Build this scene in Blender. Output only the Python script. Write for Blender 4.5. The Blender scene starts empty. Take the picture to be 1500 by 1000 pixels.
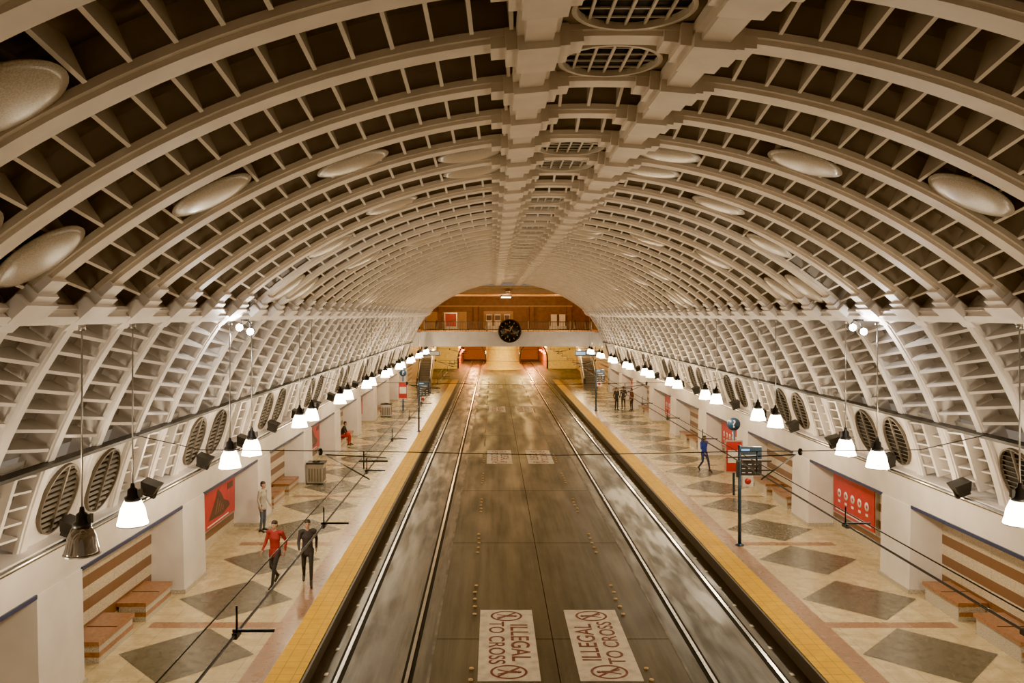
import bpy, bmesh, math, random
import numpy as np
from mathutils import Vector, Matrix
random.seed(4)
sin,cos,pi=math.sin,math.cos,math.pi
scene=bpy.context.scene
COL=scene.collection
CZ=7.25
# ------------------------------------------------------------------ materials
def mk(name,col,rough=.6,metal=0,col2=None,scale=4,detail=4,bump=0,bscale=30,emis=None,estr=0,stretch=(1,1,1),lo=.35,hi=.65,rough2=None,spec=.5):
    m=bpy.data.materials.new(name); m.use_nodes=True
    nt=m.node_tree; b=nt.nodes['Principled BSDF']
    b.inputs['Base Color'].default_value=(*col,1); b.inputs['Roughness'].default_value=rough
    b.inputs['Metallic'].default_value=metal; b.inputs['Specular IOR Level'].default_value=spec
    geo=nt.nodes.new('ShaderNodeNewGeometry')
    mp=nt.nodes.new('ShaderNodeMapping'); mp.inputs['Scale'].default_value=stretch
    nt.links.new(geo.outputs['Position'],mp.inputs['Vector'])
    if col2 is None: col2=tuple(c*.86 for c in col)
    n=nt.nodes.new('ShaderNodeTexNoise'); n.inputs['Scale'].default_value=scale; n.inputs['Detail'].default_value=detail
    nt.links.new(mp.outputs[0],n.inputs['Vector'])
    r=nt.nodes.new('ShaderNodeValToRGB'); r.color_ramp.elements[0].position=lo; r.color_ramp.elements[1].position=hi
    r.color_ramp.elements[0].color=(*col2,1); r.color_ramp.elements[1].color=(*col,1)
    nt.links.new(n.outputs['Fac'],r.inputs['Fac']); nt.links.new(r.outputs['Color'],b.inputs['Base Color'])
    if rough2 is not None:
        mr=nt.nodes.new('ShaderNodeMapRange'); mr.inputs['From Min'].default_value=lo; mr.inputs['From Max'].default_value=hi
        mr.inputs['To Min'].default_value=rough2; mr.inputs['To Max'].default_value=rough
        nt.links.new(n.outputs['Fac'],mr.inputs['Value']); nt.links.new(mr.outputs[0],b.inputs['Roughness'])
    if bump:
        n2=nt.nodes.new('ShaderNodeTexNoise'); n2.inputs['Scale'].default_value=bscale
        nt.links.new(geo.outputs['Position'],n2.inputs['Vector'])
        bp=nt.nodes.new('ShaderNodeBump'); bp.inputs['Strength'].default_value=bump; bp.inputs['Distance'].default_value=.02
        nt.links.new(n2.outputs['Fac'],bp.inputs['Height']); nt.links.new(bp.outputs[0],b.inputs['Normal'])
    if emis:
        b.inputs['Emission Color'].default_value=(*emis,1); b.inputs['Emission Strength'].default_value=estr
    return m
def grid_over(m,size,line=.02,dark=.6,axes=(0,1)):
    nt=m.node_tree; b=nt.nodes['Principled BSDF']
    src=b.inputs['Base Color'].links[0].from_socket
    geo=nt.nodes.new('ShaderNodeNewGeometry'); sp=nt.nodes.new('ShaderNodeSeparateXYZ')
    nt.links.new(geo.outputs['Position'],sp.inputs[0])
    outs=[]
    for a in axes:
        md=nt.nodes.new('ShaderNodeMath'); md.operation='PINGPONG'; md.inputs[1].default_value=size/2
        nt.links.new(sp.outputs[a],md.inputs[0])
        lt=nt.nodes.new('ShaderNodeMath'); lt.operation='LESS_THAN'; lt.inputs[1].default_value=line/2
        nt.links.new(md.outputs[0],lt.inputs[0]); outs.append(lt.outputs[0])
    o=outs[0]
    for q in outs[1:]:
        mx=nt.nodes.new('ShaderNodeMath'); mx.operation='MAXIMUM'
        nt.links.new(o,mx.inputs[0]); nt.links.new(q,mx.inputs[1]); o=mx.outputs[0]
    mix=nt.nodes.new('ShaderNodeMix'); mix.data_type='RGBA'; mix.blend_type='MULTIPLY'
    nt.links.new(o,mix.inputs[0]); nt.links.new(src,mix.inputs[6]); mix.inputs[7].default_value=(dark,dark,dark,1)
    nt.links.new(mix.outputs[2],b.inputs['Base Color'])
    return m
def stain_over(m,scale,stretch,dark,lo,hi,loc=(7,3,1),top=1.15):
    nt=m.node_tree; b=nt.nodes['Principled BSDF']
    src=b.inputs['Base Color'].links[0].from_socket
    geo=nt.nodes.new('ShaderNodeNewGeometry'); mp=nt.nodes.new('ShaderNodeMapping'); mp.inputs['Scale'].default_value=stretch
    mp.inputs['Location'].default_value=loc
    nt.links.new(geo.outputs['Position'],mp.inputs['Vector'])
    n=nt.nodes.new('ShaderNodeTexNoise'); n.inputs['Scale'].default_value=scale; n.inputs['Detail'].default_value=7; n.inputs['Roughness'].default_value=.62
    nt.links.new(mp.outputs[0],n.inputs['Vector'])
    mr=nt.nodes.new('ShaderNodeMapRange'); mr.inputs['From Min'].default_value=lo; mr.inputs['From Max'].default_value=hi
    mr.inputs['To Min'].default_value=dark; mr.inputs['To Max'].default_value=top
    nt.links.new(n.outputs['Fac'],mr.inputs['Value'])
    mix=nt.nodes.new('ShaderNodeMix'); mix.data_type='RGBA'; mix.blend_type='MULTIPLY'; mix.inputs[0].default_value=1
    nt.links.new(src,mix.inputs[6]); nt.links.new(mr.outputs[0],mix.inputs[7]); nt.links.new(mix.outputs[2],b.inputs['Base Color'])
    return m
M={}
M['vault']=mk('vault_paint',(.25,.21,.165),.55,col2=(.20,.17,.135),scale=1.2)  # shell colour darkened to put recess shadow between ribs and fins
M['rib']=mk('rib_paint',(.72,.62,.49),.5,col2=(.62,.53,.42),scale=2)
M['ribside']=mk('rib_web_shaded',(.40,.34,.27),.5,scale=2)  # rib colour with the shadow on its sides painted in
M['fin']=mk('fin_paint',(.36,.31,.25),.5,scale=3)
M['finedge']=mk('fin_edge_paint',(.84,.75,.61),.45,scale=3)  # lighter than the fin sides: light on the bottom edge painted in
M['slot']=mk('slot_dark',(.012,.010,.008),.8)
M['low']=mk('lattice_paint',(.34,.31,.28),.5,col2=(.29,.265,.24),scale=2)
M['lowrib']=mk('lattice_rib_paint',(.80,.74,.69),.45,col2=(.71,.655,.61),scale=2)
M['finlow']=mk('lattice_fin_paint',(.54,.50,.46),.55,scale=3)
M['white']=mk('fascia_white',(.80,.745,.71),.4,col2=(.71,.66,.63),scale=1.5)
M['black']=mk('black_metal',(.015,.015,.016),.4)
M['dark']=mk('dark_void',(.012,.010,.009),.9)
M['blue']=mk('blue_trim',(.02,.035,.10),.35)
M['steel']=mk('steel',(.55,.54,.52),.3,1)
M['chrome']=mk('rail_steel',(.80,.79,.77),.22,1,scale=.6)
M['gran']=mk('granite_speckle',(.62,.56,.46),.35,col2=(.33,.29,.23),scale=45,detail=6,lo=.4,hi=.6)
M['seat']=mk('bench_stone',(.38,.18,.08),.3,col2=(.25,.11,.045),scale=14)
M['disc']=mk('disc_plaster',(.50,.43,.33),.28,col2=(.38,.32,.24),scale=60,lo=.45,hi=.55)
M['grille']=mk('grille_cream',(.56,.48,.37),.5)
M['bronze']=mk('grille_bronze',(.20,.16,.12),.45,.3)
M['slat']=mk('vent_slat_grey',(.13,.105,.08),.6)
M['plat']=grid_over(mk('platform_terrazzo',(.68,.56,.32),.20,col2=(.50,.40,.22),scale=3,detail=6,rough2=.34),.6,.016,.62)
M['diam']=mk('diamond_granite',(.15,.13,.085),.20,col2=(.10,.086,.056),scale=5,detail=6,rough2=.32)
M['band']=grid_over(mk('band_granite',(.36,.19,.10),.25,col2=(.27,.14,.07),scale=5,rough2=.36),.6,.016,.6)
M['yellow']=grid_over(mk('tactile_yellow',(.86,.50,.004),.6,col2=(.74,.41,.003),scale=3,bump=.4,bscale=60,spec=.15),.3,.02,.62)
M['edge']=mk('platform_edge',(.08,.065,.05),.6)
M['road']=stain_over(stain_over(mk('road_concrete',(.125,.098,.062),.62,col2=(.070,.055,.034),scale=.9,detail=8,rough2=.40,stretch=(1.6,.30,1),lo=.35,hi=.66,bump=.12,bscale=22,spec=.35),.35,(1.4,.35,1),.45,.36,.6),1.1,(3.2,.12,1),.6,.38,.58,(2,9,4))
M['road2']=stain_over(stain_over(mk('track_slab',(.115,.095,.066),.56,col2=(.055,.045,.032),scale=1.5,detail=8,rough2=.32,stretch=(2.2,.35,1),lo=.38,hi=.62,bump=.12,bscale=22,spec=.4),.5,(2,.4,1),.42,.38,.6),1.6,(3,.15,1),.6,.38,.58,(1,2,3),1.35)
M['groove']=mk('groove',(.010,.009,.008),.8,spec=.2)
M['apron']=mk('concrete_apron',(.20,.17,.12),.6,col2=(.08,.066,.048),scale=1.8,detail=8)
M['paint']=mk('road_paint',(.80,.70,.54),.7,col2=(.60,.50,.37),scale=3.5,detail=9,lo=.32,hi=.55,spec=.3)
M['redp']=mk('road_paint_red',(.17,.03,.02),.6,col2=(.28,.11,.08),scale=6,detail=8,lo=.3,hi=.5)
M['stud']=mk('road_stud',(.7,.45,.16),.4)
M['poster']=mk('poster_red',(.50,.014,.010),.35,col2=(.40,.012,.009))
M['pwhite']=mk('poster_white',(.8,.76,.7),.4)
M['pdark']=mk('poster_dark',(.07,.02,.015),.4)
M['signb']=mk('sign_blue',(.02,.06,.12),.35)
M['signk']=mk('sign_black',(.02,.022,.028),.35)
M['screen']=mk('screen_lit',(.1,.3,.5),.3,emis=(.3,.6,1),estr=1.2)
M['bulb']=mk('lamp_glass_lit',(.9,.85,.75),.3,emis=(1,.86,.62),estr=32)
M['lens']=mk('flood_lens',(.9,.9,.9),.3,emis=(1,.97,.92),estr=160)
M['glassoff']=mk('lamp_glass_off',(.30,.27,.24),.12,.8)
M['ywall']=mk('pier_plaster',(.78,.60,.20),.6,col2=(.64,.48,.15),scale=3)
M['brown']=mk('mezz_brown',(.22,.09,.038),.5,col2=(.15,.06,.027),scale=2)
M['tan']=mk('mezz_tan',(.45,.28,.12),.5)
M['tun']=mk('tunnel_wall',(.46,.21,.075),.6)
M['warm']=mk('warm_fixture',(1,.8,.4),.4,emis=(1,.62,.24),estr=36)
M['redlamp']=mk('red_lamp',(.8,.1,.05),.4,emis=(1,.12,.05),estr=20)
def stripes():
    m=mk('striped_granite',(.66,.57,.42),.35,col2=(.44,.37,.26),scale=45,detail=6,lo=.4,hi=.6)
    nt=m.node_tree;b=nt.nodes['Principled BSDF'];src=b.inputs['Base Color'].links[0].from_socket
    geo=nt.nodes.new('ShaderNodeNewGeometry');sp=nt.nodes.new('ShaderNodeSeparateXYZ');nt.links.new(geo.outputs['Position'],sp.inputs[0])
    a=nt.nodes.new('ShaderNodeMath');a.operation='MULTIPLY';a.inputs[1].default_value=1/.52;nt.links.new(sp.outputs[2],a.inputs[0])
    f=nt.nodes.new('ShaderNodeMath');f.operation='FRACT';nt.links.new(a.outputs[0],f.inputs[0])
    g=nt.nodes.new('ShaderNodeMath');g.operation='GREATER_THAN';g.inputs[1].default_value=.52;nt.links.new(f.outputs[0],g.inputs[0])
    mix=nt.nodes.new('ShaderNodeMix');mix.data_type='RGBA'
    nt.links.new(g.outputs[0],mix.inputs[0]);nt.links.new(src,mix.inputs[6]);mix.inputs[7].default_value=(.18,.085,.038,1)
    nt.links.new(mix.outputs[2],b.inputs['Base Color'])
    return m
M['stripe']=grid_over(stripes(),1.2,.02,.7,axes=(1,))
# ------------------------------------------------------------------ mesh builder
class MB:
    def __init__(s): s.v=[];s.f=[];s.m=[];s.mats=[];s.sm=[]
    def mi(s,k):
        if k not in s.mats: s.mats.append(k)
        return s.mats.index(k)
    def add(s,vs,fs,k,smooth=False):
        o=len(s.v); s.v+= [tuple(v) for v in vs]; i=s.mi(k)
        for f in fs: s.f.append(tuple(o+j for j in f)); s.m.append(i); s.sm.append(smooth)
    def hexa(s,vs,k): s.add(vs,[(0,3,2,1),(4,5,6,7),(0,1,5,4),(1,2,6,5),(2,3,7,6),(3,0,4,7)],k)
    def box(s,x0,x1,y0,y1,z0,z1,k):
        if x0>x1:x0,x1=x1,x0
        s.hexa([(x0,y0,z0),(x1,y0,z0),(x1,y1,z0),(x0,y1,z0),(x0,y0,z1),(x1,y0,z1),(x1,y1,z1),(x0,y1,z1)],k)
    def obox(s,c,u,v,w,k):
        c,u,v,w=map(Vector,(c,u,v,w))
        s.hexa([c-u-v-w,c+u-v-w,c+u+v-w,c-u+v-w,c-u-v+w,c+u-v+w,c+u+v+w,c-u+v+w],k)
    def lathe(s,prof,c=(0,0,0),n=20,k='steel',sx=1,sy=1,axis='z',smooth=True):
        vs=[]
        for r,z in prof:
            for i in range(n):
                a=2*pi*i/n; p=(r*sx*cos(a),r*sy*sin(a),z)
                if axis=='y': p=(p[0],p[2],p[1])
                if axis=='x': p=(p[2],p[0],p[1])
                vs.append((c[0]+p[0],c[1]+p[1],c[2]+p[2]))
        fs=[]
        for j in range(len(prof)-1):
            for i in range(n): fs.append((j*n+i,j*n+(i+1)%n,(j+1)*n+(i+1)%n,(j+1)*n+i))
        fs.append(tuple(range(n))[::-1]); fs.append(tuple((len(prof)-1)*n+i for i in range(n)))
        s.add(vs,fs,k,smooth)
    def tube(s,path,r,k,n=8):
        path=[Vector(p) for p in path]; vs=[]
        for i,p in enumerate(path):
            d=(path[min(i+1,len(path)-1)]-path[max(i-1,0)]).normalized()
            a=d.cross(Vector((0,0,1)) if abs(d.z)<.9 else Vector((1,0,0))).normalized(); b=d.cross(a)
            for j in range(n):
                t=2*pi*j/n; vs.append(p+a*r*cos(t)+b*r*sin(t))
        fs=[]
        for i in range(len(path)-1):
            for j in range(n): fs.append((i*n+j,i*n+(j+1)%n,(i+1)*n+(j+1)%n,(i+1)*n+j))
        fs.append(tuple(range(n))[::-1]); fs.append(tuple((len(path)-1)*n+j for j in range(n)))
        s.add(vs,fs,k,True)
    def ring(s,rx,ry,w,h,k,n=36,z=0,c=(0,0)):
        vs=[]
        for i in range(n):
            a=2*pi*i/n
            for (q,zz) in ((0,0),(w,0),(w,h),(0,h)):
                vs.append((c[0]+(rx-q)*cos(a),c[1]+(ry-q)*sin(a),z+zz))
        fs=[]
        for i in range(n):
            j=(i+1)%n
            for q in range(4): fs.append((i*4+q,j*4+q,j*4+(q+1)%4,i*4+(q+1)%4))
        s.add(vs,fs,k)
    def mesh(s,name):
        me=bpy.data.meshes.new(name); me.from_pydata(s.v,[],s.f)
        for k in s.mats: me.materials.append(M[k])
        me.polygons.foreach_set('material_index',s.m); me.polygons.foreach_set('use_smooth',s.sm); me.update()
        return me
    def obj(s,name,loc=(0,0,0),rot=(0,0,0)): return inst(s.mesh(name),name,loc,rot)
def inst(me,name,loc=(0,0,0),rot=(0,0,0),parent=None):
    o=bpy.data.objects.new(name,me); o.location=loc; o.rotation_euler=rot; COL.objects.link(o)
    if parent: o.parent=parent
    return o
def light(kind,name,loc,power,col=(1,.82,.6),size=.15,parent=None,target=None,angle=120,blend=.6):
    d=bpy.data.lights.new(name,kind); d.energy=power; d.color=col
    if kind=='AREA': d.size=size
    else: d.shadow_soft_size=size
    if kind=='SPOT': d.spot_size=math.radians(angle); d.spot_blend=blend
    o=bpy.data.objects.new(name,d); o.location=loc; COL.objects.link(o)
    if target is not None:
        o.rotation_euler=(Vector(target)).to_track_quat('-Z','Y').to_euler()
    if parent: o.parent=parent
    return o
def textmesh(body,size):
    c=bpy.data.curves.new('t','FONT'); c.body=body; c.size=size; c.align_x='CENTER'; c.align_y='CENTER'; c.offset=.004*size*3
    o=bpy.data.objects.new('t',c); COL.objects.link(o); bpy.context.view_layer.update()
    me=bpy.data.meshes.new_from_object(o.evaluated_get(bpy.context.evaluated_depsgraph_get()))
    bpy.data.objects.remove(o); return me
T1=textmesh('ILLEGAL',.60); T2=textmesh('TO CROSS',.52); TQ=textmesh('?',.42)
def addtext(mb,me,k,mat):
    mb.add([mat@v.co for v in me.vertices],[tuple(p.vertices) for p in me.polygons],k)
# ------------------------------------------------------------------ people
_T={}
def sph(seg,rg):
    if (seg,rg) in _T: return _T[(seg,rg)]
    b2=bmesh.new(); bmesh.ops.create_uvsphere(b2,u_segments=seg,v_segments=rg,radius=1); b2.verts.ensure_lookup_table()
    _T[(seg,rg)]=(np.array([tuple(v.co) for v in b2.verts]),[tuple(v.index for v in f.verts) for f in b2.faces]); b2.free()
    return _T[(seg,rg)]
def human(name,loc,rz,pose,shirt,pants,hair=(.03,.02,.015),skin=(.55,.33,.22),scale=1.0,bag=None,vox=.0125):
    mats=[]
    for nm,c,r in (('skin',skin,.5),('shirt',shirt,.8),('pants',pants,.8),('shoe',(.03,.025,.02),.5),('hair',hair,.6),('eye',(.02,.015,.01),.2),('lip',(.40,.14,.11),.5)):
        mats.append(mk(nm+'_'+name,c,r,scale=8))
    if pose=='walk':
        J=dict(hL=(.09,0,.92),kL=(.10,-.20,.53),aL=(.10,-.30,.10),tL=(.11,-.45,.045),
               hR=(-.09,0,.92),kR=(-.10,-.02,.50),aR=(-.10,.30,.17),tR=(-.11,.20,.045),
               sL=(.185,.02,1.42),eL=(.235,.17,1.17),wL=(.23,.12,.93),sR=(-.185,-.02,1.42),eR=(-.235,-.08,1.15),wR=(-.21,-.28,.99))
        pel=(0,0,.95);ch=(0,-.02,1.27);nk=(0,-.02,1.48);hd=(0,-.045,1.63)
    elif pose=='stand':
        J=dict(hL=(.09,0,.92),kL=(.11,-.01,.50),aL=(.12,.02,.09),tL=(.14,-.13,.045),
               hR=(-.09,0,.92),kR=(-.10,-.03,.50),aR=(-.11,.02,.09),tR=(-.14,-.13,.045),
               sL=(.185,0,1.42),eL=(.25,.03,1.14),wL=(.20,-.14,.95),sR=(-.185,0,1.42),eR=(-.24,.03,1.14),wR=(-.24,-.06,.89))
        pel=(0,0,.95);ch=(0,-.01,1.27);nk=(0,0,1.48);hd=(0,-.03,1.63)
    else:
        J=dict(hL=(.09,0,.56),kL=(.13,-.44,.54),aL=(.13,-.46,.10),tL=(.14,-.60,.045),
               hR=(-.09,0,.56),kR=(-.13,-.44,.54),aR=(-.14,-.40,.10),tR=(-.16,-.54,.045),
               sL=(.185,-.14,1.03),eL=(.25,-.22,.76),wL=(.10,-.38,.68),sR=(-.185,-.14,1.03),eR=(-.25,-.22,.76),wR=(-.08,-.40,.68))
        pel=(0,0,.57);ch=(0,-.08,.88);nk=(0,-.16,1.09);hd=(0,-.21,1.23)
    V=lambda k: Vector(J[k]) if isinstance(k,str) else Vector(k)
    blobs=[]
    def seg(a,b,r0,r1,lab,n=9,sx=1,sy=1):
        a,b=V(a),V(b)
        for i in range(n):
            t=i/(n-1); p=a.lerp(b,t); r=r0+(r1-r0)*t; blobs.append((p,r*sx,r*sy,r,lab))
    pel,ch,nk,hd=map(Vector,(pel,ch,nk,hd))
    seg(pel,pel.lerp(ch,.55),.115,.105,1,5,1.35,.95)
    seg(pel.lerp(ch,.55),ch,.105,.125,1,5,1.3,.9)
    seg(ch,nk-Vector((0,0,.07)),.125,.085,1,5,1.35,.85)
    blobs.append((pel-Vector((0,0,.04)),.165,.12,.10,2))
    seg(nk-Vector((0,0,.06)),hd-Vector((0,0,.06)),.055,.05,0,5)
    for q in 'LR':
        seg('h'+q,'k'+q,.088,.060,2); seg('k'+q,'a'+q,.060,.042,2)
        seg('a'+q,'t'+q,.045,.036,3,6,1.05,1.0); a=V('a'+q); blobs.append((a+Vector((0,.03,-.035 if a.z<.12 else 0)),.038,.045,.04,3))
        s_=V('s'+q); seg(s_+Vector((-.06 if s_.x>0 else .06,0,0.01)),s_,.07,.062,1,4)
        seg('s'+q,'e'+q,.058,.046,1); seg('e'+q,'w'+q,.046,.032,1)
        e_,w_=V('e'+q),V('w'+q); d=(w_-e_).normalized(); seg(w_,w_+d*.075,.030,.027,0,5,.8,1.1)
    if pose!='sit':
        for i in range(5): blobs.append((pel-Vector((0,0,.03*i)),.165+.004*i,.125+.004*i,.09,1))
    blobs.append((hd+Vector((0,.012,.025)),.075,.092,.092,0)); blobs.append((hd+Vector((0,-.02,-.045)),.058,.066,.062,0))
    blobs.append((hd+Vector((0,-.055,-.085)),.03,.03,.025,0))
    for i in range(4): blobs.append((hd+Vector((0,-.083-.007*i,.012-.012*i)),.011+.001*i,.012,.012,0))
    for q in (-1,1): blobs.append((hd+Vector((q*.077,.01,-.005)),.012,.02,.03,0))
    V0=[];F0=[]; tv,tf=sph(12,8)
    for p,rx,ry,rz_,lab in blobs:
        o_=len(V0); V0+= (tv*np.array([rx,ry,rz_])+np.array(tuple(p))).tolist(); F0+= [tuple(o_+i for i in f) for f in tf]
    me=bpy.data.meshes.new('b'); me.from_pydata(V0,[],F0); me.update()
    o=bpy.data.objects.new('b',me); COL.objects.link(o)
    r=o.modifiers.new('r','REMESH'); r.mode='VOXEL'; r.voxel_size=vox
    sm=o.modifiers.new('s','SMOOTH'); sm.iterations=3; sm.factor=.5
    bpy.context.view_layer.update()
    ev=bpy.data.meshes.new_from_object(o.evaluated_get(bpy.context.evaluated_depsgraph_get()))
    bpy.data.objects.remove(o)
    C=np.array([tuple(q[0]) for q in blobs]);RR=np.array([[q[1],q[2],q[3]] for q in blobs]);LB=np.array([q[4] for q in blobs])
    nf=len(ev.polygons); cen=np.empty(nf*3); ev.polygons.foreach_get('center',cen); cen=cen.reshape(-1,3)
    lab=np.empty(nf,int)
    for i in range(0,nf,4000):
        D=np.linalg.norm((cen[i:i+4000,None,:]-C[None])/RR[None],axis=2); lab[i:i+4000]=LB[D.argmin(1)]
    hc=cen-np.array(tuple(hd)); hm=(hc[:,2]>-.06)&(np.linalg.norm(hc,axis=1)<.2)&((hc[:,1]>.02)|(hc[:,2]>.065))&(np.abs(hc[:,0])<.076)
    lab[hm&(lab==0)]=4
    verts=[tuple(v.co) for v in ev.vertices]; faces=[tuple(p.vertices) for p in ev.polygons]; ml=list(lab)
    def addsph(p,rx,ry,rz_,m,seg_=8):
        tv,tf=sph(seg_,6); o_=len(verts)
        verts.extend((tv*np.array([rx,ry,rz_])+np.array(tuple(p))).tolist())
        for f in tf: faces.append(tuple(o_+i for i in f)); ml.append(m)
    for q in (-1,1): addsph(hd+Vector((q*.031,-.075,.012)),.012,.010,.008,5)
    addsph(hd+Vector((0,-.083,-.058)),.022,.010,.007,6)
    addsph(hd+Vector((0,.02,.045)),.083,.096,.085,4,14); addsph(hd+Vector((0,.055,-.01)),.07,.06,.075,4,12)
    for q in 'LR':
        e_,w_=V('e'+q),V('w'+q); d=(w_-e_).normalized(); side=-1 if q=='L' else 1
        fw=Vector((0,-1,0)); fw=(fw-d*fw.dot(d)).normalized(); inn=d.cross(fw)*1
        if inn.x*side<0: inn=-inn
        for i,l in enumerate((.070,.078,.072,.056)):
            base=w_+d*.085+fw*(.030-.020*i); dirn=d
            for st in range(3):
                L_=l*(.45,.3,.25)[st]
                for t in (0,.5,1): addsph(base+dirn*L_*t,.0088-.0008*st,.0088-.0008*st,.0088-.0008*st,0,6)
                base=base+dirn*L_; dirn=(dirn+inn*.4).normalized()
        base=w_+d*.03+fw*.028; dirn=(d*.6+fw*.7+inn*.2).normalized()
        for st in range(2):
            for t in (0,.5,1): addsph(base+dirn*.03*t,.0105,.0105,.0105,0,6)
            base=base+dirn*.03; dirn=(dirn+d*.7).normalized()
    if bag:
        mats.append(mk('bag_'+name,bag,.7)); bi=len(mats)-1
        for i in range(5): addsph(V('kL').lerp(V('kR'),i/4)+Vector((0,.1,.13)),.12,.14,.11,bi,12)
    me=bpy.data.meshes.new(name); me.from_pydata([tuple(v) for v in verts],[],faces)
    for m in mats: me.materials.append(m)
    me.polygons.foreach_set('material_index',[int(x) for x in ml]); me.polygons.foreach_set('use_smooth',[True]*len(faces)); me.update()
    z0=min(v[2] for v in verts)
    ob=inst(me,name,(loc[0],loc[1],loc[2]-z0*scale+.006),(0,0,rz)); ob.scale=(scale,)*3
    return ob
human('pedestrian_red_coat',(-7.25,22.0,0),-.3,'walk',(.30,.02,.02),(.03,.03,.035))
human('pedestrian_dark_coat',(-6.4,22.1,0),.2,'walk',(.04,.035,.04),(.03,.028,.03),scale=1.0)
human('standing_traveller',(-9.1,27.4,0),1.3,'stand',(.45,.40,.33),(.10,.12,.17),scale=.97)
human('seated_traveller',(-9.78,45.4,0.012),1.57,'sit',(.04,.035,.035),(.45,.02,.02),bag=(.5,.03,.02),vox=.015)
human('pedestrian_blue_jacket',(8.4,38,0),.4,'walk',(.03,.06,.35),(.05,.06,.12),scale=.95,vox=.015)
human('waiting_passenger',(8.0,62.3,0),.5,'stand',(.03,.03,.035),(.03,.03,.03),vox=.02)
human('waiting_passenger',(8.6,62.8,0),-.6,'stand',(.05,.04,.035),(.03,.03,.03),scale=1.03,vox=.02)
human('waiting_passenger',(9.1,62.0,0),-1.2,'stand',(.12,.04,.03),(.04,.04,.05),scale=.97,vox=.02)
human('waiting_passenger',(-7.3,66.5,0),.8,'stand',(.04,.04,.05),(.03,.03,.035),vox=.02)
# ------------------------------------------------------------------ vault profile
R=11.1; AMAX=math.asin(7.6/R)
def up(a,s=1): return (s*R*sin(a),R*cos(a)-(R-3.0)+CZ,s*sin(a),cos(a))
P0,P1,P2=(7.6,0),(8.9,-1.75),(9.45,-4.08)
H0=R*cos(AMAX)-(R-3.0)
def lo(t,s=1):
    x=(1-t)**2*P0[0]+2*t*(1-t)*P1[0]+t*t*P2[0]; h=(1-t)**2*H0+2*t*(1-t)*P1[1]+t*t*P2[1]
    dx=2*(1-t)*(P1[0]-P0[0])+2*t*(P2[0]-P1[0]); dh=2*(1-t)*(P1[1]-H0)+2*t*(P2[1]-P1[1])
    l=math.hypot(dx,dh); return (s*x,h+CZ,s*(-dh/l),dx/l)
def off(p,d): return (p[0]+p[2]*d,p[1]+p[3]*d)
def sweep(mb,pts,y0,y1,dt,db,k,sides=True,kb=None):
    n=len(pts); vs=[]
    for p in pts:
        a=off(p,dt); b=off(p,db)
        vs+= [(a[0],y0,a[1]),(b[0],y0,b[1]),(b[0],y1,b[1]),(a[0],y1,a[1])]
    f1=[];f2=[]
    for i in range(n-1):
        o=i*4;q=o+4
        f1.append((o+1,o+2,q+2,q+1))
        if sides: f2+= [(o,o+1,q+1,q),(o+2,o+3,q+3,q+2)]
    mb.add(vs,f1,kb or k)
    if f2: mb.add(vs,f2,k)
def fin(mb,p,y0,y1,dn,df,k,th=.022,ds=.5,ke='finedge'):
    t=(p[3],-p[2]); vs=[]
    for sg in (-1,1):
        for (y,d) in ((y0,ds),(y1,ds),(y1,df),(y0,dn)):
            q=off(p,d); vs.append((q[0]+sg*t[0]*th,y,q[1]+sg*t[1]*th))
    mb.add(vs,[(0,1,2,3),(7,6,5,4),(0,4,5,1),(1,5,6,2),(3,7,4,0)],k)
    mb.add(vs,[(2,6,7,3)],ke)
def plate(mb,p,yc,a,b,d0,d1,k):
    c=off(p,(d0+d1)/2); mb.obox((c[0],yc,c[1]),(p[3]*a,0,-p[2]*a),(0,b,0),(p[2]*(d1-d0)/2,0,p[3]*(d1-d0)/2),k)
S=1.7; Y0=8.95-7*S; NB=47; YE=Y0+NB*S
NU=26; UP=[up(-AMAX+2*AMAX*i/(2*NU)) if i>=NU else up(AMAX-2*AMAX*i/(2*NU),-1) for i in range(2*NU+1)]
NL=12
ceil=MB(); wl={-1:MB(),1:MB()}
LO={s:[lo(i/NL,s) for i in range(NL+1)] for s in (-1,1)}
def is_grille(k):
    c=Y0+S*k+.85; q=((c-8.1)/6.8)%1.0
    return q<.05 or q>.95 or abs(q-.25)<.05
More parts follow.
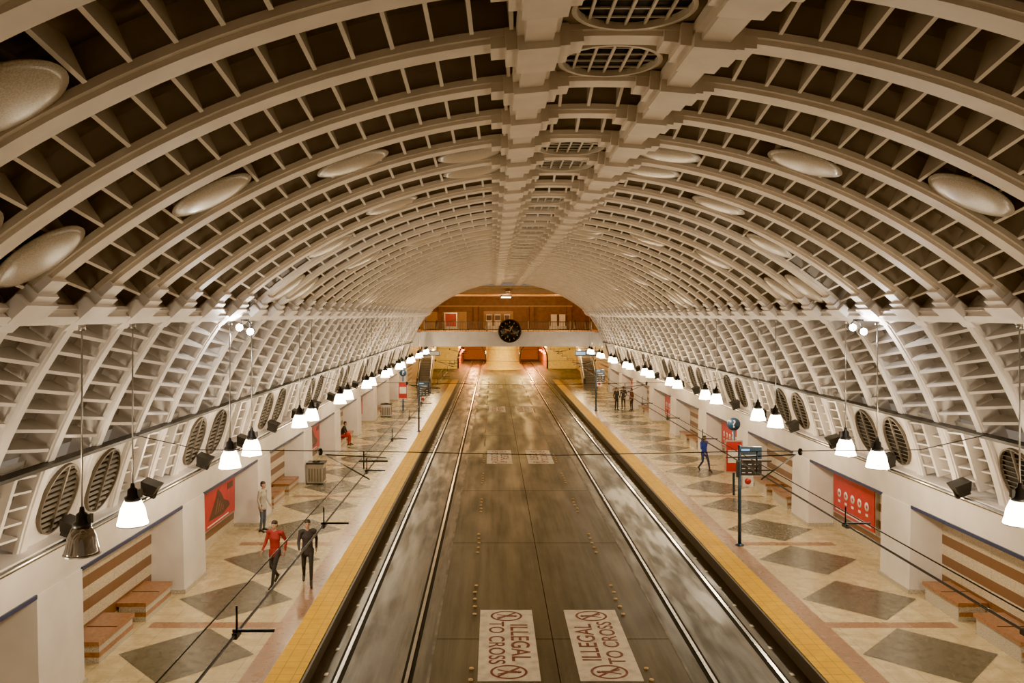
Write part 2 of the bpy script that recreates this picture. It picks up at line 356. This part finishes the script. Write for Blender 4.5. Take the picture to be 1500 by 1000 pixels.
for k in range(NB+1):
    yr=Y0+S*k
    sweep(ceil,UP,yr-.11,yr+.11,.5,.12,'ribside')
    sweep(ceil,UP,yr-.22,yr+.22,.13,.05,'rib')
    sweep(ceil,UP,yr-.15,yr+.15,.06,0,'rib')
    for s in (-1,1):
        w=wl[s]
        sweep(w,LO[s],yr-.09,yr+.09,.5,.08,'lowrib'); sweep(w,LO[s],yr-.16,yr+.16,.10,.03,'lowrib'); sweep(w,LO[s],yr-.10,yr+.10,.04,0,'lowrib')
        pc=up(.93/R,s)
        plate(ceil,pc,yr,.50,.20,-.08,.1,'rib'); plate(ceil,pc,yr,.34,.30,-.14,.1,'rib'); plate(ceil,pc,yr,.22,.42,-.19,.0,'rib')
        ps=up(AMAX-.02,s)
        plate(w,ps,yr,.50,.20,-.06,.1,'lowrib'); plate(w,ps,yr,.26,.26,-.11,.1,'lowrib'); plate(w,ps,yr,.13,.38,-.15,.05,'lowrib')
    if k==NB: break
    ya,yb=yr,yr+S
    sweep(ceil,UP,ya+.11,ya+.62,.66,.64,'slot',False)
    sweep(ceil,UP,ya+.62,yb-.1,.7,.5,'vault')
    g=is_grille(k)
    for s in (-1,1):
        for j in range(17):
            a=(1.2+.42*j)/R
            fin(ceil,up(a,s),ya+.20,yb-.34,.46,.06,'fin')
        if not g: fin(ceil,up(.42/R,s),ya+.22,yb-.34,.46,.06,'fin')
        w=wl[s]
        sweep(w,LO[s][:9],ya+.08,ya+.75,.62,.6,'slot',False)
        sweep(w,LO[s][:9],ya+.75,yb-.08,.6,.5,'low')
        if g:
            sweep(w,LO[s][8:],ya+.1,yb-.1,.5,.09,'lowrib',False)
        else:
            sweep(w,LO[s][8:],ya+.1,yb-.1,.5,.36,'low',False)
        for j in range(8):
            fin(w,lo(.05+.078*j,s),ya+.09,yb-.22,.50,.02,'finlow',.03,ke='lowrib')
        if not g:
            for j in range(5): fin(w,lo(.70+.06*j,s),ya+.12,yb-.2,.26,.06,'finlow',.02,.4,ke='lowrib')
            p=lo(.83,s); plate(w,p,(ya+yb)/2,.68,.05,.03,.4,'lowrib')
    if not g: fin(ceil,up(0),ya+.22,yb-.34,.46,.06,'fin')
    else:
        z=CZ+3.0+.1
        ceil.box(-.78,.78,ya+.2,yb-.2,z,z+.05,'vault')
L=YE-Y0
for s in (-1,1):
    p=up(.93/R,s); plate(ceil,p,(Y0+YE)/2,.15,L/2,-.12,.45,'rib'); plate(ceil,p,(Y0+YE)/2,.22,L/2,-.04,.1,'rib')
    w=wl[s]
    p=up(AMAX,s); plate(w,p,(Y0+YE)/2,.08,L/2,-.10,.45,'lowrib'); plate(w,p,(Y0+YE)/2,.17,L/2,-.03,.05,'lowrib')
    p=lo(.655,s); plate(w,p,(Y0+YE)/2,.035,L/2,-.09,.05,'black')
    w.box(s*9.22,s*10.5,Y0,YE,3.08,3.19,'white')
    w.hexa([(s*9.50,Y0,2.25),(s*10.4,Y0,2.25),(s*10.4,YE,2.25),(s*9.50,YE,2.25),(s*9.38,Y0,3.08),(s*10.4,Y0,3.08),(s*10.4,YE,3.08),(s*9.38,YE,3.08)],'white')
    w.tube([(s*9.18,Y0,3.12),(s*9.18,YE,3.12)],.05,'steel')
    w.box(s*10.28,s*10.5,Y0,YE+13,0,2.26,'stripe')
    for k in range(-3,12):
        c0=21.3+6.8*(k-1)
        if c0>YE-1: break
        if c0<Y0: continue
        w.hexa([(s*9.42,c0,0),(s*10.3,c0,0),(s*10.3,c0+1.6,0),(s*9.42,c0+1.6,0),(s*9.47,c0,2.26),(s*10.3,c0,2.26),(s*10.3,c0+1.6,2.26),(s*9.47,c0+1.6,2.26)],'white')
        w.box(s*9.38,s*10.3,c0-.04,c0+1.64,0,.12,'gran')
        w.box(s*9.46,s*9.53,c0+1.6,c0+6.8,2.22,2.30,'blue')
ceil.obj('ceiling')
wl[-1].obj('wall_left'); wl[1].obj('wall_right')
e=MB(); ALL=LO[-1][::-1]+UP[1:-1]+LO[1]
sweep(e,ALL,YE,YE+.3,2.6,.0,'low'); e.obj('wall_arch_far')
# ------------------------------------------------------------------ discs, grilles
b=MB(); b.lathe([(.02,-.06),(.3,-.055),(.50,-.035),(.61,0),(.59,.03),(.3,.05)],n=32,k='disc',sy=.88)
b.tube([(.2,0,.03),(.2,0,.45)],.02,'steel');b.tube([(-.2,0,.03),(-.2,0,.45)],.02,'steel')
disc=b.mesh('reflector_disc')
seq={.85:1.8,2.55:3.65,4.25:5.35,5.95:6.85}
for n in range(-1,6):
    for o_,x in seq.items():
        for q in (-1,1):
            y=15.9+13.6*n+q*o_
            if y<1 or y>YE-.8: continue
            for s in (-1,1):
                a=math.asin(x/R); p=up(a,s); c=off(p,.08)
                inst(disc,'reflector_disc',(c[0],y,c[1]),(0,s*a,0))
b=MB(); b.ring(.62,.62,.05,-.08,'grille'); b.lathe([(.6,-.004),(.6,.03)],n=32,k='dark')
for x in (-.4,-.2,0,.2,.4):
    h=math.sqrt(max(.6**2-x*x,0)); b.box(x-.014,x+.014,-h,h,-.04,-.01,'grille')
for x in (-.36,-.12,.12,.36):
    h=math.sqrt(max(.6**2-x*x,0)); b.box(-h,h,x-.008,x+.008,-.03,-.012,'grille')
crowng=b.mesh('ceiling_vent_grille')
b=MB(); b.ring(.66,.60,.035,-.07,'slat'); b.lathe([(.98,-.004),(.98,.03)],n=32,k='dark',sx=.66,sy=.6)
for i in range(-5,6):
    x=i*.113; h=.59*math.sqrt(max(1-(x/.66)**2,0)); b.obox((x,0,-.03),(.018,0,.018),(0,h,0),(.004,0,-.004),'slat')
b.box(-.65,.65,-.02,.02,-.07,-.03,'slat')
wallg=b.mesh('wall_vent_grille')
for k in range(NB):
    if is_grille(k):
        y=Y0+S*k+S/2
        inst(crowng,'ceiling_vent_grille',(0,y,CZ+3.0+.1))
        for s in (-1,1):
            p=lo(.84,s); c=off(p,.075)
            inst(wallg,'wall_vent_grille',(c[0],y,c[1]),(0,math.atan2(p[2],p[3]),0))
# ------------------------------------------------------------------ floor
YF=116
b=MB(); b.box(-5.2,5.2,Y0,92,-.6,-.35,'road'); b.box(-10.5,10.5,92,150,-.6,-.35,'road')
for s in (-1,1):
    b.box(s*2.75,s*5.2,Y0,YF+20,-.36,-.346,'road2')
    b.box(s*2.72,s*2.78,Y0,YF+20,-.35,-.3445,'apron'); b.box(s*4.98,s*5.2,Y0,YF+20,-.35,-.3445,'edge')
    for xr in (3.2,4.66):
        b.box(s*(xr-.13),s*(xr+.10),Y0,YF+20,-.35,-.3435,'groove')
        b.box(s*(xr-.04),s*(xr+.035),Y0,YF+20,-.35,-.322,'chrome')
    for i in range(60):
        y=6+1.4*i+random.uniform(-.1,.1)
        b.box(s*4.88,s*4.96,y,y+.12,-.346,-.335,'paint')
for i in range(14):
    y=3+8.1*i; b.box(-2.74,2.74,y,y+.03,-.35,-.3485,'groove')
b.box(-.012,.012,Y0,YF,-.35,-.3485,'groove')
b.obj('road_floor')
b=MB()
for i in range(17):
    for j in range(5):
        y=10+5.4*i+j*.55
        for x in (-1.88,1.9): b.lathe([(.055,0),(.05,.02),(.02,.03)],(x+random.uniform(-.02,.02),y,-.35),8,'stud')
b.obj('road_marker_studs')
for s in (-1,1):
    b=MB(); b.box(s*5.2,s*10.5,Y0,92,-.6,0,'plat'); b.box(s*5.19,s*5.24,Y0,92,-.35,-.02,'edge')
    b.box(s*5.2,s*5.92,Y0,92,-.01,.012,'yellow'); b.box(s*5.15,s*5.22,Y0,92,-.07,.012,'edge')
    b.box(s*5.94,s*6.42,Y0,92,-.01,.004,'band')
    y=19.15-6.8*3
    while y<90:
        b.box(s*6.42,s*9.4,y-.17,y+.17,-.01,.004,'band'); y+=6.8
    y=20.9-3.4*6
    while y<88:
        cx,r=7.95,1.45
        b.add([(s*cx-r,y,.005),(s*cx,y-r,.005),(s*cx+r,y,.005),(s*cx,y+r,.005)],[(0,1,2,3)],'diam')
        y+=3.4
    b.obj('floor_platform_'+('left' if s<0 else 'right'))
def roadsign(s):
    b=MB(); b.box(-.66,.66,-2.05,2.05,0,.004,'paint')
    rz=(pi/2 if s>0 else -pi/2)
    for me,dx in ((T1,-s*.27),(T2,s*.27)):
        addtext(b,me,'redp',Matrix.Translation((dx,0,.007))@Matrix.Rotation(rz,4,'Z'))
    for yy in (-1.62,1.62):
        b.ring(.40,.34,.055,.003,'redp',z=.005,c=(0,yy))
        b.obox((0,yy,.008),(.24,.22,0),(-.02,.022,0),(0,0,.001),'redp')
        b.lathe([(.055,.005),(.055,.009)],(-s*.22,yy,0),12,'redp')
        b.obox((-s*.06,yy,.007),(.11,0,0),(0,.05,0),(0,0,.0015),'redp')
        b.obox((s*.13,yy+.06,.007),(.11,.05*s,0),(0,.025,0),(0,0,.0015),'redp')
        b.obox((s*.13,yy-.06,.007),(.11,-.05*s,0),(0,.025,0),(0,0,.0015),'redp')
    return b.mesh('road_marking_sign')
for s in (-1,1):
    me=roadsign(s)
    for y in (19.05,43.9,66,87): inst(me,'road_marking_sign',(s*1.08 if s>0 else -1.06,y,-.349))
# ------------------------------------------------------------------ pendant lamps
def pendant(on):
    b=MB(); g='bulb' if on else 'glassoff'
    b.lathe([(.255,0),(.245,.05),(.225,.12),(.20,.26),(.14,.40)],n=24,k=g)
    b.ring(.262,.262,.015,.018,'steel',n=24)
    b.lathe([(.12,.39),(.13,.41),(.13,.47),(.09,.50),(.08,.60),(.04,.63),(.03,.70)],n=16,k='black')
    b.box(-.02,.14,-.02,.02,.52,.57,'black'); b.box(.10,.15,-.04,.04,.46,.60,'black')
    b.tube([(0,0,.68),(0,0,3.36)],.014,'steel'); b.lathe([(.05,3.3),(.05,3.38)],n=10,k='steel')
    return b.mesh('pendant_lamp')
ON=pendant(True); OFF=pendant(False)
for n in range(-1,10):
    for j,y in enumerate((12.08+6.8*n,13.78+6.8*n)):
        if y<2 or y>YE-.5: continue
        for s in (-1,1):
            off_=(s<0 and abs(y-12.08)<.1)
            o=inst(OFF if off_ else ON,'pendant_lamp',(s*7.46,y,3.72),(0,0,0 if s<0 else pi))
            if off_: continue
            if y>46:
                if j==0: light('POINT','bulb_light',(0,.3,-.10),340,(1,.72,.39),.1,o)
            else: light('POINT','bulb_light',(0,0,-.10),190,(1,.76,.46),.1,o)
# floodlights on canopy
b=MB()
b.box(-.16,.16,-.05,.05,-.02,.02,'black'); b.box(-.17,-.15,-.03,.03,0,.2,'black'); b.box(.15,.17,-.03,.03,0,.2,'black')
b.hexa([(-.14,-.14,.08),(.14,-.14,.08),(.14,.10,.12),(-.14,.10,.12),(-.20,-.20,.30),(.20,-.20,.30),(.20,.14,.34),(-.20,.14,.34)],'black')
for i in range(5): b.box(-.13,.13,-.12+.05*i,-.10+.05*i,.02,.12,'black')
FL=b.mesh('floodlight')
for n in range(-1,19):
    y=14.9+3.4*n
    if y>YE-2: break
    for s in (-1,1):
        o=inst(FL,'floodlight',(s*9.10,y,3.22),(0,s*-.35,0))
        pw=290
        if y>44:
            if n%2: continue
            pw=600
        light('SPOT','flood_beam',(0,-.03,.42),pw,(1,.79,.53),.12,o,(-s*.25,0,1),140,.8)
def spotcluster():
    b=MB()
    b.box(-.03,.03,-.22,.22,-.05,0,'black')
    for xx,zz in ((-.13,-.2),(.13,-.3)):
        b.lathe([(.04,.22),(.07,.18),(.09,.02),(.10,0)],(xx,0,zz),14,'black',axis='y')
        b.lathe([(.085,-.005),(.05,-.03)],(xx,0,zz),14,'lens',axis='y')
        b.tube([(xx,.1,zz+.08),(xx*.3,.1,-.02)],.018,'black')
    return b.mesh('spotlight_cluster')
SC=spotcluster()
for s in (-1,1):
    o=inst(SC,'spotlight_cluster',(s*7.32,19.55,CZ-.10),(0,0,0))
    light('POINT','spot_glow',(0,-.22,-.25),150,(1,.93,.85),.05,o)
# ------------------------------------------------------------------ posters & benches
for i in range(9):
    for s in (-1,1):
        if i%2==1:
            b=MB(); X=10.27
            b.box(s*(X-.10),s*(X),-1.55,1.55,-.02,1.36,'steel')
            b.box(s*(X-.12),s*(X-.09),-1.48,1.48,.04,1.30,'poster')
            xx=s*(X-.125)
            if s<0:
                b.add([(xx,-1.1,.28),(xx,.3,.22),(xx,.95,.36),(xx,.8,.52),(xx,.35,.66),(xx,.05,.95),(xx,-.25,1.12),(xx,-.45,.85),(xx,-.8,.55)],[tuple(range(9))],'pdark')
                for q in range(4): b.add([(xx+.003,-.5+.22*q,.36),(xx+.003,-.44+.22*q,.36),(xx+.003,-.20+.18*q,.80-.1*q),(xx+.003,-.24+.18*q,.80-.1*q)],[(0,1,2,3)],'seat')
                b.box(xx,xx+.004,-1.2,.8,.10,.14,'pwhite'); b.box(xx,xx+.004,.7,1.25,.9,1.1,'pdark')
            else:
                for j in range(5):
                    b.lathe([(.14,-.004),(.14,0)],(xx,-1.0+.5*j,.72),16,'pwhite',axis='x')
                    b.box(xx,xx-.004,-1.08+.5*j,-.92+.5*j,.42,.5,'pwhite')
                    b.lathe([(.06,-.006),(.06,0)],(xx,-1.0+.5*j,.72),10,'poster',axis='x')
                b.box(xx,xx-.004,-1.3,1.3,.13,.17,'pwhite')
            b.obj('red_poster',(0,26.3+6.8*(i-1),.6))
        else:
            for (u,v) in ((17.0,18.7),(19.3,20.9)):
                b=MB(); h=(v-u)/2
                b.box(-.32,.32,-h+.06,h-.06,0,.37,'gran'); b.box(-.30,.33,-h+.05,h-.05,.12,.22,'seat')
                b.box(-.36,.345,-h,h,.37,.46,'seat'); b.box(-.33,.33,-.02,.02,.455,.463,'dark')
                b.obj('stone_bench',(s*9.92,(u+v)/2+6.8*i,0.0))
def trash(loc):
    b=MB(); b.box(-.36,.36,-.32,.32,0,.06,'black')
    b.box(-.34,.34,-.30,.30,.06,.86,'steel')
    for i in range(5): b.box(-.29+.12*i,-.21+.12*i,-.315,-.29,.12,.68,'bronze')
    for i in range(4): b.box(.33,.355,-.26+.14*i,-.17+.14*i,.12,.68,'bronze')
    b.box(-.38,.38,-.34,.34,.86,.93,'black'); b.lathe([(.16,.93),(.16,.96)],n=16,k='dark')
    b.obj('trash_bin',loc)
trash((-9.0,35.3,0)); trash((-9.0,58.5,0))
def signpost(loc,name='bus_stop_sign'):
    b=MB(); b.tube([(0,0,0),(0,0,3.15)],.055,'signb',12); b.lathe([(.14,0),(.14,.03),(.06,.06)],n=16,k='signb')
    b.box(-.03,.68,-.05,.05,2.72,3.10,'signb'); b.box(-.03,.68,-.05,.05,2.20,2.68,'signk')
    b.box(.04,.30,-.056,-.05,2.98,3.04,'screen'); b.box(.04,.5,-.056,-.05,2.80,2.85,'pwhite')
    for j in range(3):
        for i in range(3): b.box(.06+.2*i,.16+.2*i,-.056,-.05,2.28+.13*j,2.305+.13*j,'pwhite')
    b.box(.08,.42,-.04,.04,1.85,2.16,'pwhite'); b.lathe([(.1,-.05),(.1,-.042)],(.25,0,2.02),14,'poster',axis='y')
    b.box(-.1,0,-.05,.05,2.15,2.65,'signk')
    b.obj(name,loc)
signpost((6.37,25.8,0)); signpost((-6.0,50.9,0)); signpost((6.4,62,0))
def infopost(loc):
    b=MB(); b.tube([(0,0,0),(0,0,2.6)],.05,'signb',10); b.lathe([(.26,-.04),(.26,.04)],(0,0,2.85),20,'signb',axis='y')
    addtext(b,TQ,'pwhite',Matrix.Translation((0,-.045,2.85))@Matrix.Rotation(pi/2,4,'X'))
    b.box(-.35,.35,-.05,.05,.9,2.2,'steel'); b.box(-.31,.31,-.056,-.05,.95,2.15,'poster'); b.box(-.25,.25,-.06,-.055,1.3,1.8,'pwhite')
    b.obj('information_post',loc)
infopost((8.3,33,0)); infopost((-8.2,62,0))
# ------------------------------------------------------------------ overhead wires
for s in (-1,1):
    b=MB(); x=s*3.98
    ys=np.linspace(Y0,YE,40)
    b.tube([(x,y,4.05) for y in ys],.016,'black',6)
    b.tube([(x+s*.35,y,4.05) for y in ys],.010,'black',6)
    y=4
    while y<YE:
        b.tube([(x,y,4.05),(x,y,4.32)],.012,'black',6); b.box(x-.04,x+.38,y-.015,y+.015,4.06,4.085,'black'); b.box(x-.025,x+.025,y-.08,y+.08,4.01,4.07,'black'); y+=4.25
    for i,y in enumerate((17.0,34,51,68)):
        b.tube([(s*8.8,y,4.75),(s*7.46,y,4.45),(x,y,4.42),(0,y,4.34)],.010,'black',6)
        b.box(x-.2,x+.4,y-.02,y+.02,4.2,4.23,'black'); b.tube([(x+s*.1,y,4.42),(x+s*.1,y,4.05)],.015,'black')
        b.lathe([(.03,0),(.05,.04),(.05,.10),(.03,.14)],(x+s*1.0,y,4.34),10,'black')
        b.tube([(x-s*.2,y-1.2,4.08),(x+s*.9,y,4.35)],.014,'black'); b.tube([(x-s*.2,y+1.2,4.08),(x+s*.9,y,4.35)],.014,'black')
    b.obj('overhead_trolley_wire')
# ------------------------------------------------------------------ far end
b=MB()
b.hexa([(-9.2,77.35,4.65),(9.2,77.35,4.65),(9.2,78.3,4.65),(-9.2,78.3,4.65),(-9.2,77.3,5.6),(9.2,77.3,5.6),(9.2,78.3,5.6),(-9.2,78.3,5.6)],'white')
b.box(-9.2,9.2,77.45,78.3,4.25,4.66,'white')
b.box(-8.2,8.2,77.25,77.5,5.55,5.68,'white')
b.obj('mezzanine_bridge_beam')
b=MB()
for z in (5.85,6.6): b.tube([(-7.9,77.6,z),(7.9,77.6,z)],.04,'bronze')
for i in range(106): x=-7.9+.15*i; b.box(x-.02,x+.02,77.58,77.62,5.66,6.6,'bronze')
for i in range(9): x=-7.9+1.975*i; b.box(x-.05,x+.05,77.55,77.65,5.62,6.65,'tan')
b.obj('mezzanine_railing')
b=MB(); b.box(-10.4,10.4,78.31,97,4.3,5.6,'tan'); b.box(-10.4,10.4,97,115.9,4.3,5.6,'tan'); b.obj('floor_mezzanine')
b=MB(); b.box(-10.4,10.4,YE+.31,97.2,9.75,10.0,'tan')
for i in range(6): b.box(-10.4,10.4,79+3*i,79.5+3*i,9.35,9.75,'tan')
for x in (-5,0,5): b.box(x-.2,x+.2,YE+.31,97,9.45,9.76,'brown')
b.obj('ceiling_mezzanine')
b=MB(); b.box(-10.4,10.4,97,97.3,5.6,9.75,'brown')
b.box(-10,-4.5,96.8,97,5.6,7.6,'tan'); b.box(-2.5,1.0,96.8,97,5.6,7.7,'tan')
b.box(-8,8,96.7,97,8.2,8.35,'tan')
for x in (-7.6,-3.4,3.2,7.6): b.box(x-.25,x+.25,96.6,97,5.6,8.2,'brown')
b.obj('wall_mezzanine_back')
b=MB()
b.box(-7.1,-5.6,96.2,96.4,5.6,7.5,'steel'); b.box(-7.0,-5.7,96.15,96.21,5.9,7.4,'poster'); b.obj('mezzanine_poster')
b=MB()
for x in (-2.2,-1.2,-.1): b.box(x,x+.7,96.1,96.4,5.9,7.3,'pwhite'); b.box(x+.05,x+.65,96.05,96.11,6.6,7.2,'pdark')
b.box(-2.3,.7,96.0,96.4,5.6,5.95,'steel')
b.obj('ticket_machine_bank')
b=MB()
for x in (5.4,6.4): b.box(x,x+.7,96.1,96.4,5.9,7.3,'pwhite')
b.box(5.3,7.2,96.0,96.4,5.6,5.95,'steel')
b.obj('mezzanine_notice_board')
b=MB(); b.box(-.6,.6,86.6,87.0,9.15,9.75,'black'); b.box(-.5,.5,86.55,86.9,9.05,9.15,'warm'); b.obj('mezzanine_ceiling_light')
for x in (-6,0,6): light('POINT','mezz_light',(x,86,8.6),1300,(1,.58,.23),.3)
for s in (-1,1):
    b=MB(); b.box(s*10.41,s*10.8,YE,YF,-.4,10,'tan'); b.obj('wall_mezzanine_'+('left' if s<0 else 'right'))
# clock sculpture
b=MB()
b.lathe([(.98,.10),(1.0,0),(.98,-.10)],n=40,k='black',axis='y')
n=40
vs=[]
for rr,yy in ((1.10,-.14),(.98,-.16),(.98,.1),(1.10,.1)):
    for i in range(n): a=2*pi*i/n; vs.append((rr*cos(a),yy,rr*sin(a)))
fs=[]
for q in range(4):
    for i in range(n): fs.append((q*n+i,q*n+(i+1)%n,((q+1)%4)*n+(i+1)%n,((q+1)%4)*n+i))
b.add(vs,fs,'black')
for i in range(12):
    a=pi/6*i; c=Vector((.82*sin(a),-.13,.82*cos(a))); u=Vector((sin(a),0,cos(a)))*.08; v=Vector((cos(a),0,-sin(a)))*.025
    b.obox(c,u,v,(0,.03,0),'tan')
for i in range(22):
    a=random.uniform(0,6.28); r=random.uniform(.1,.75); q=random.uniform(.06,.14); t=random.uniform(0,3)
    b.obox((r*cos(a),-.12,r*sin(a)),(q*cos(t),0,q*sin(t)),(-q*.6*sin(t),0,q*.6*cos(t)),(0,.04,0),random.choice(['bronze','brown','slot']))
b.obox((.12,-.2,.22),(.14,0,.26),(.03,0,-.016),(0,.015,0),'tan'); b.obox((-.22,-.2,.08),(.24,0,-.09),(.012,0,.03),(0,.015,0),'tan')
b.box(-.3,.3,.08,.95,-.25,-.1,'black'); b.tube([(0,.1,-.1),(0,.9,-.1)],.1,'black')
b.obj('round_wall_clock',(.17,76.4,5.75))
# tunnel end
b=MB()
b.box(-10.5,-6.3,YF,YF+.5,-.35,4.4,'ywall'); b.box(6.3,10.5,YF,YF+.5,-.35,4.4,'ywall'); b.box(-10.5,10.5,YF,YF+.5,3.6,4.4,'ywall')
vs=[];N=14
prof=[(-.35,2.9,1.9),(.3,2.5,1.4),(1.4,2.25,1.1),(2.8,2.3,1.15),(3.7,2.6,1.5),(4.28,3.0,1.9)]
for z,hx,dy in prof:
    for i in range(N+1):
        a=pi*i/N; vs.append((-hx*cos(a),YF+.4-dy*2.0*sin(a),z))
fs=[]
for j in range(len(prof)-1):
    for i in range(N): fs.append((j*(N+1)+i,j*(N+1)+i+1,(j+1)*(N+1)+i+1,(j+1)*(N+1)+i))
b.add(vs,fs,'ywall',True); b.box(-2.35,2.35,YF+.3,YF+22,-.35,4.4,'ywall')
for s in (-1,1):
    b.box(s*6.3,s*6.7,YF+.5,YF+24,-.35,4,'tun'); b.box(s*2.2,s*6.5,YF+24,YF+24.4,-.35,4,'tun'); b.box(s*2.35,s*6.6,YF+.5,YF+24,3.6,3.9,'tun')
    b.box(s*2.35,s*2.4,YF+.5,YF+24,-.35,3.6,'tun')
    pts=[(s*(4.35+1.95*cos(a)),YF-.06,.9+2.7*max(sin(a),0)) for a in np.linspace(0,pi,18)]
    b.tube([(pts[0][0],YF-.06,-.33)]+pts+[(pts[-1][0],YF-.06,-.33)],.10,'black')
    for i in range(6): b.box(s*6.1,s*6.3,YF+2+3.4*i,YF+3.2+3.4*i,2.6,2.8,'warm'); b.box(s*2.4,s*2.5,YF+3+3.4*i,YF+3.8+3.4*i,1.6,1.7,'warm')
    for i in range(3): b.box(s*5.9,s*6.3,YF+3+5*i,YF+3.1+5*i,1.6,1.8,'redlamp')
b.obj('wall_tunnel_portal')
for s in (-1,1):
    light('POINT','tunnel_light',(s*4.3,YF+6,3.0),4200,(1,.40,.12),.2)
    light('POINT','under_mezz_light',(s*2.6,YF-9,3.7),3200,(1,.68,.22),.3)
    light('POINT','under_mezz_light',(s*7.6,85,3.8),900,(1,.72,.34),.3)
    b=MB()
    for y in (82,90,100,108): b.box(s*3.5-.8,s*3.5+.8,y,y+.25,4.2,4.3,'warm')
    b.obj('ceiling_light_strip')
for s in (-1,1):
    b=MB(); y0,y1=80.5,90; h=5.6
    for i in range(26):
        t=i/26; y=y0+(y1-y0)*t; z=h*t
        b.box(-.5,.5,y,y+(y1-y0)/26+.02,max(z-.5,0),z+.2,'bronze')
    for q in (-1,1):
        b.hexa([(q*.5,y0,0),(q*.72,y0,0),(q*.72,y1,h-.5),(q*.5,y1,h-.5),(q*.5,y0,.9),(q*.72,y0,.9),(q*.72,y1,h+.9),(q*.5,y1,h+.9)],'bronze')
        b.tube([(q*.61,y0-.5,.5),(q*.61,y0-.5,.95),(q*.61,y0,1.0),(q*.61,y1,h+1)],.06,'black')
    b.obj('escalator',(s*8.2,0,0))
    b=MB(); b.box(-1.1,1.1,-.08,.08,0,.5,'signb'); b.box(-1.0,-.1,-.1,-.07,.1,.4,'screen'); b.box(.1,1.0,-.1,-.07,.1,.4,'pwhite')
    b.tube([(-.9,0,.5),(-.9,0,1.0)],.03,'black'); b.tube([(.9,0,.5),(.9,0,1.0)],.03,'black')
    b.obj('hanging_direction_sign',(s*7.6,79,3.3))
# ------------------------------------------------------------------ world, camera
w=bpy.data.worlds.new('w'); scene.world=w; w.use_nodes=True
w.node_tree.nodes['Background'].inputs[0].default_value=(1,.8,.6,1); w.node_tree.nodes['Background'].inputs[1].default_value=.3
cam=bpy.data.cameras.new('camera'); cam.sensor_width=36; cam.lens=28.8; cam.shift_x=28/1500; cam.shift_y=-39/1500; cam.clip_end=400
co=bpy.data.objects.new('camera',cam); co.location=(-1.4,0,CZ); co.rotation_euler=(pi/2,0,0); COL.objects.link(co); scene.camera=co
scene.view_settings.view_transform='AgX'
try: scene.view_settings.look='AgX - Punchy'
except Exception as ex: print(ex)
scene.view_settings.exposure=0.3
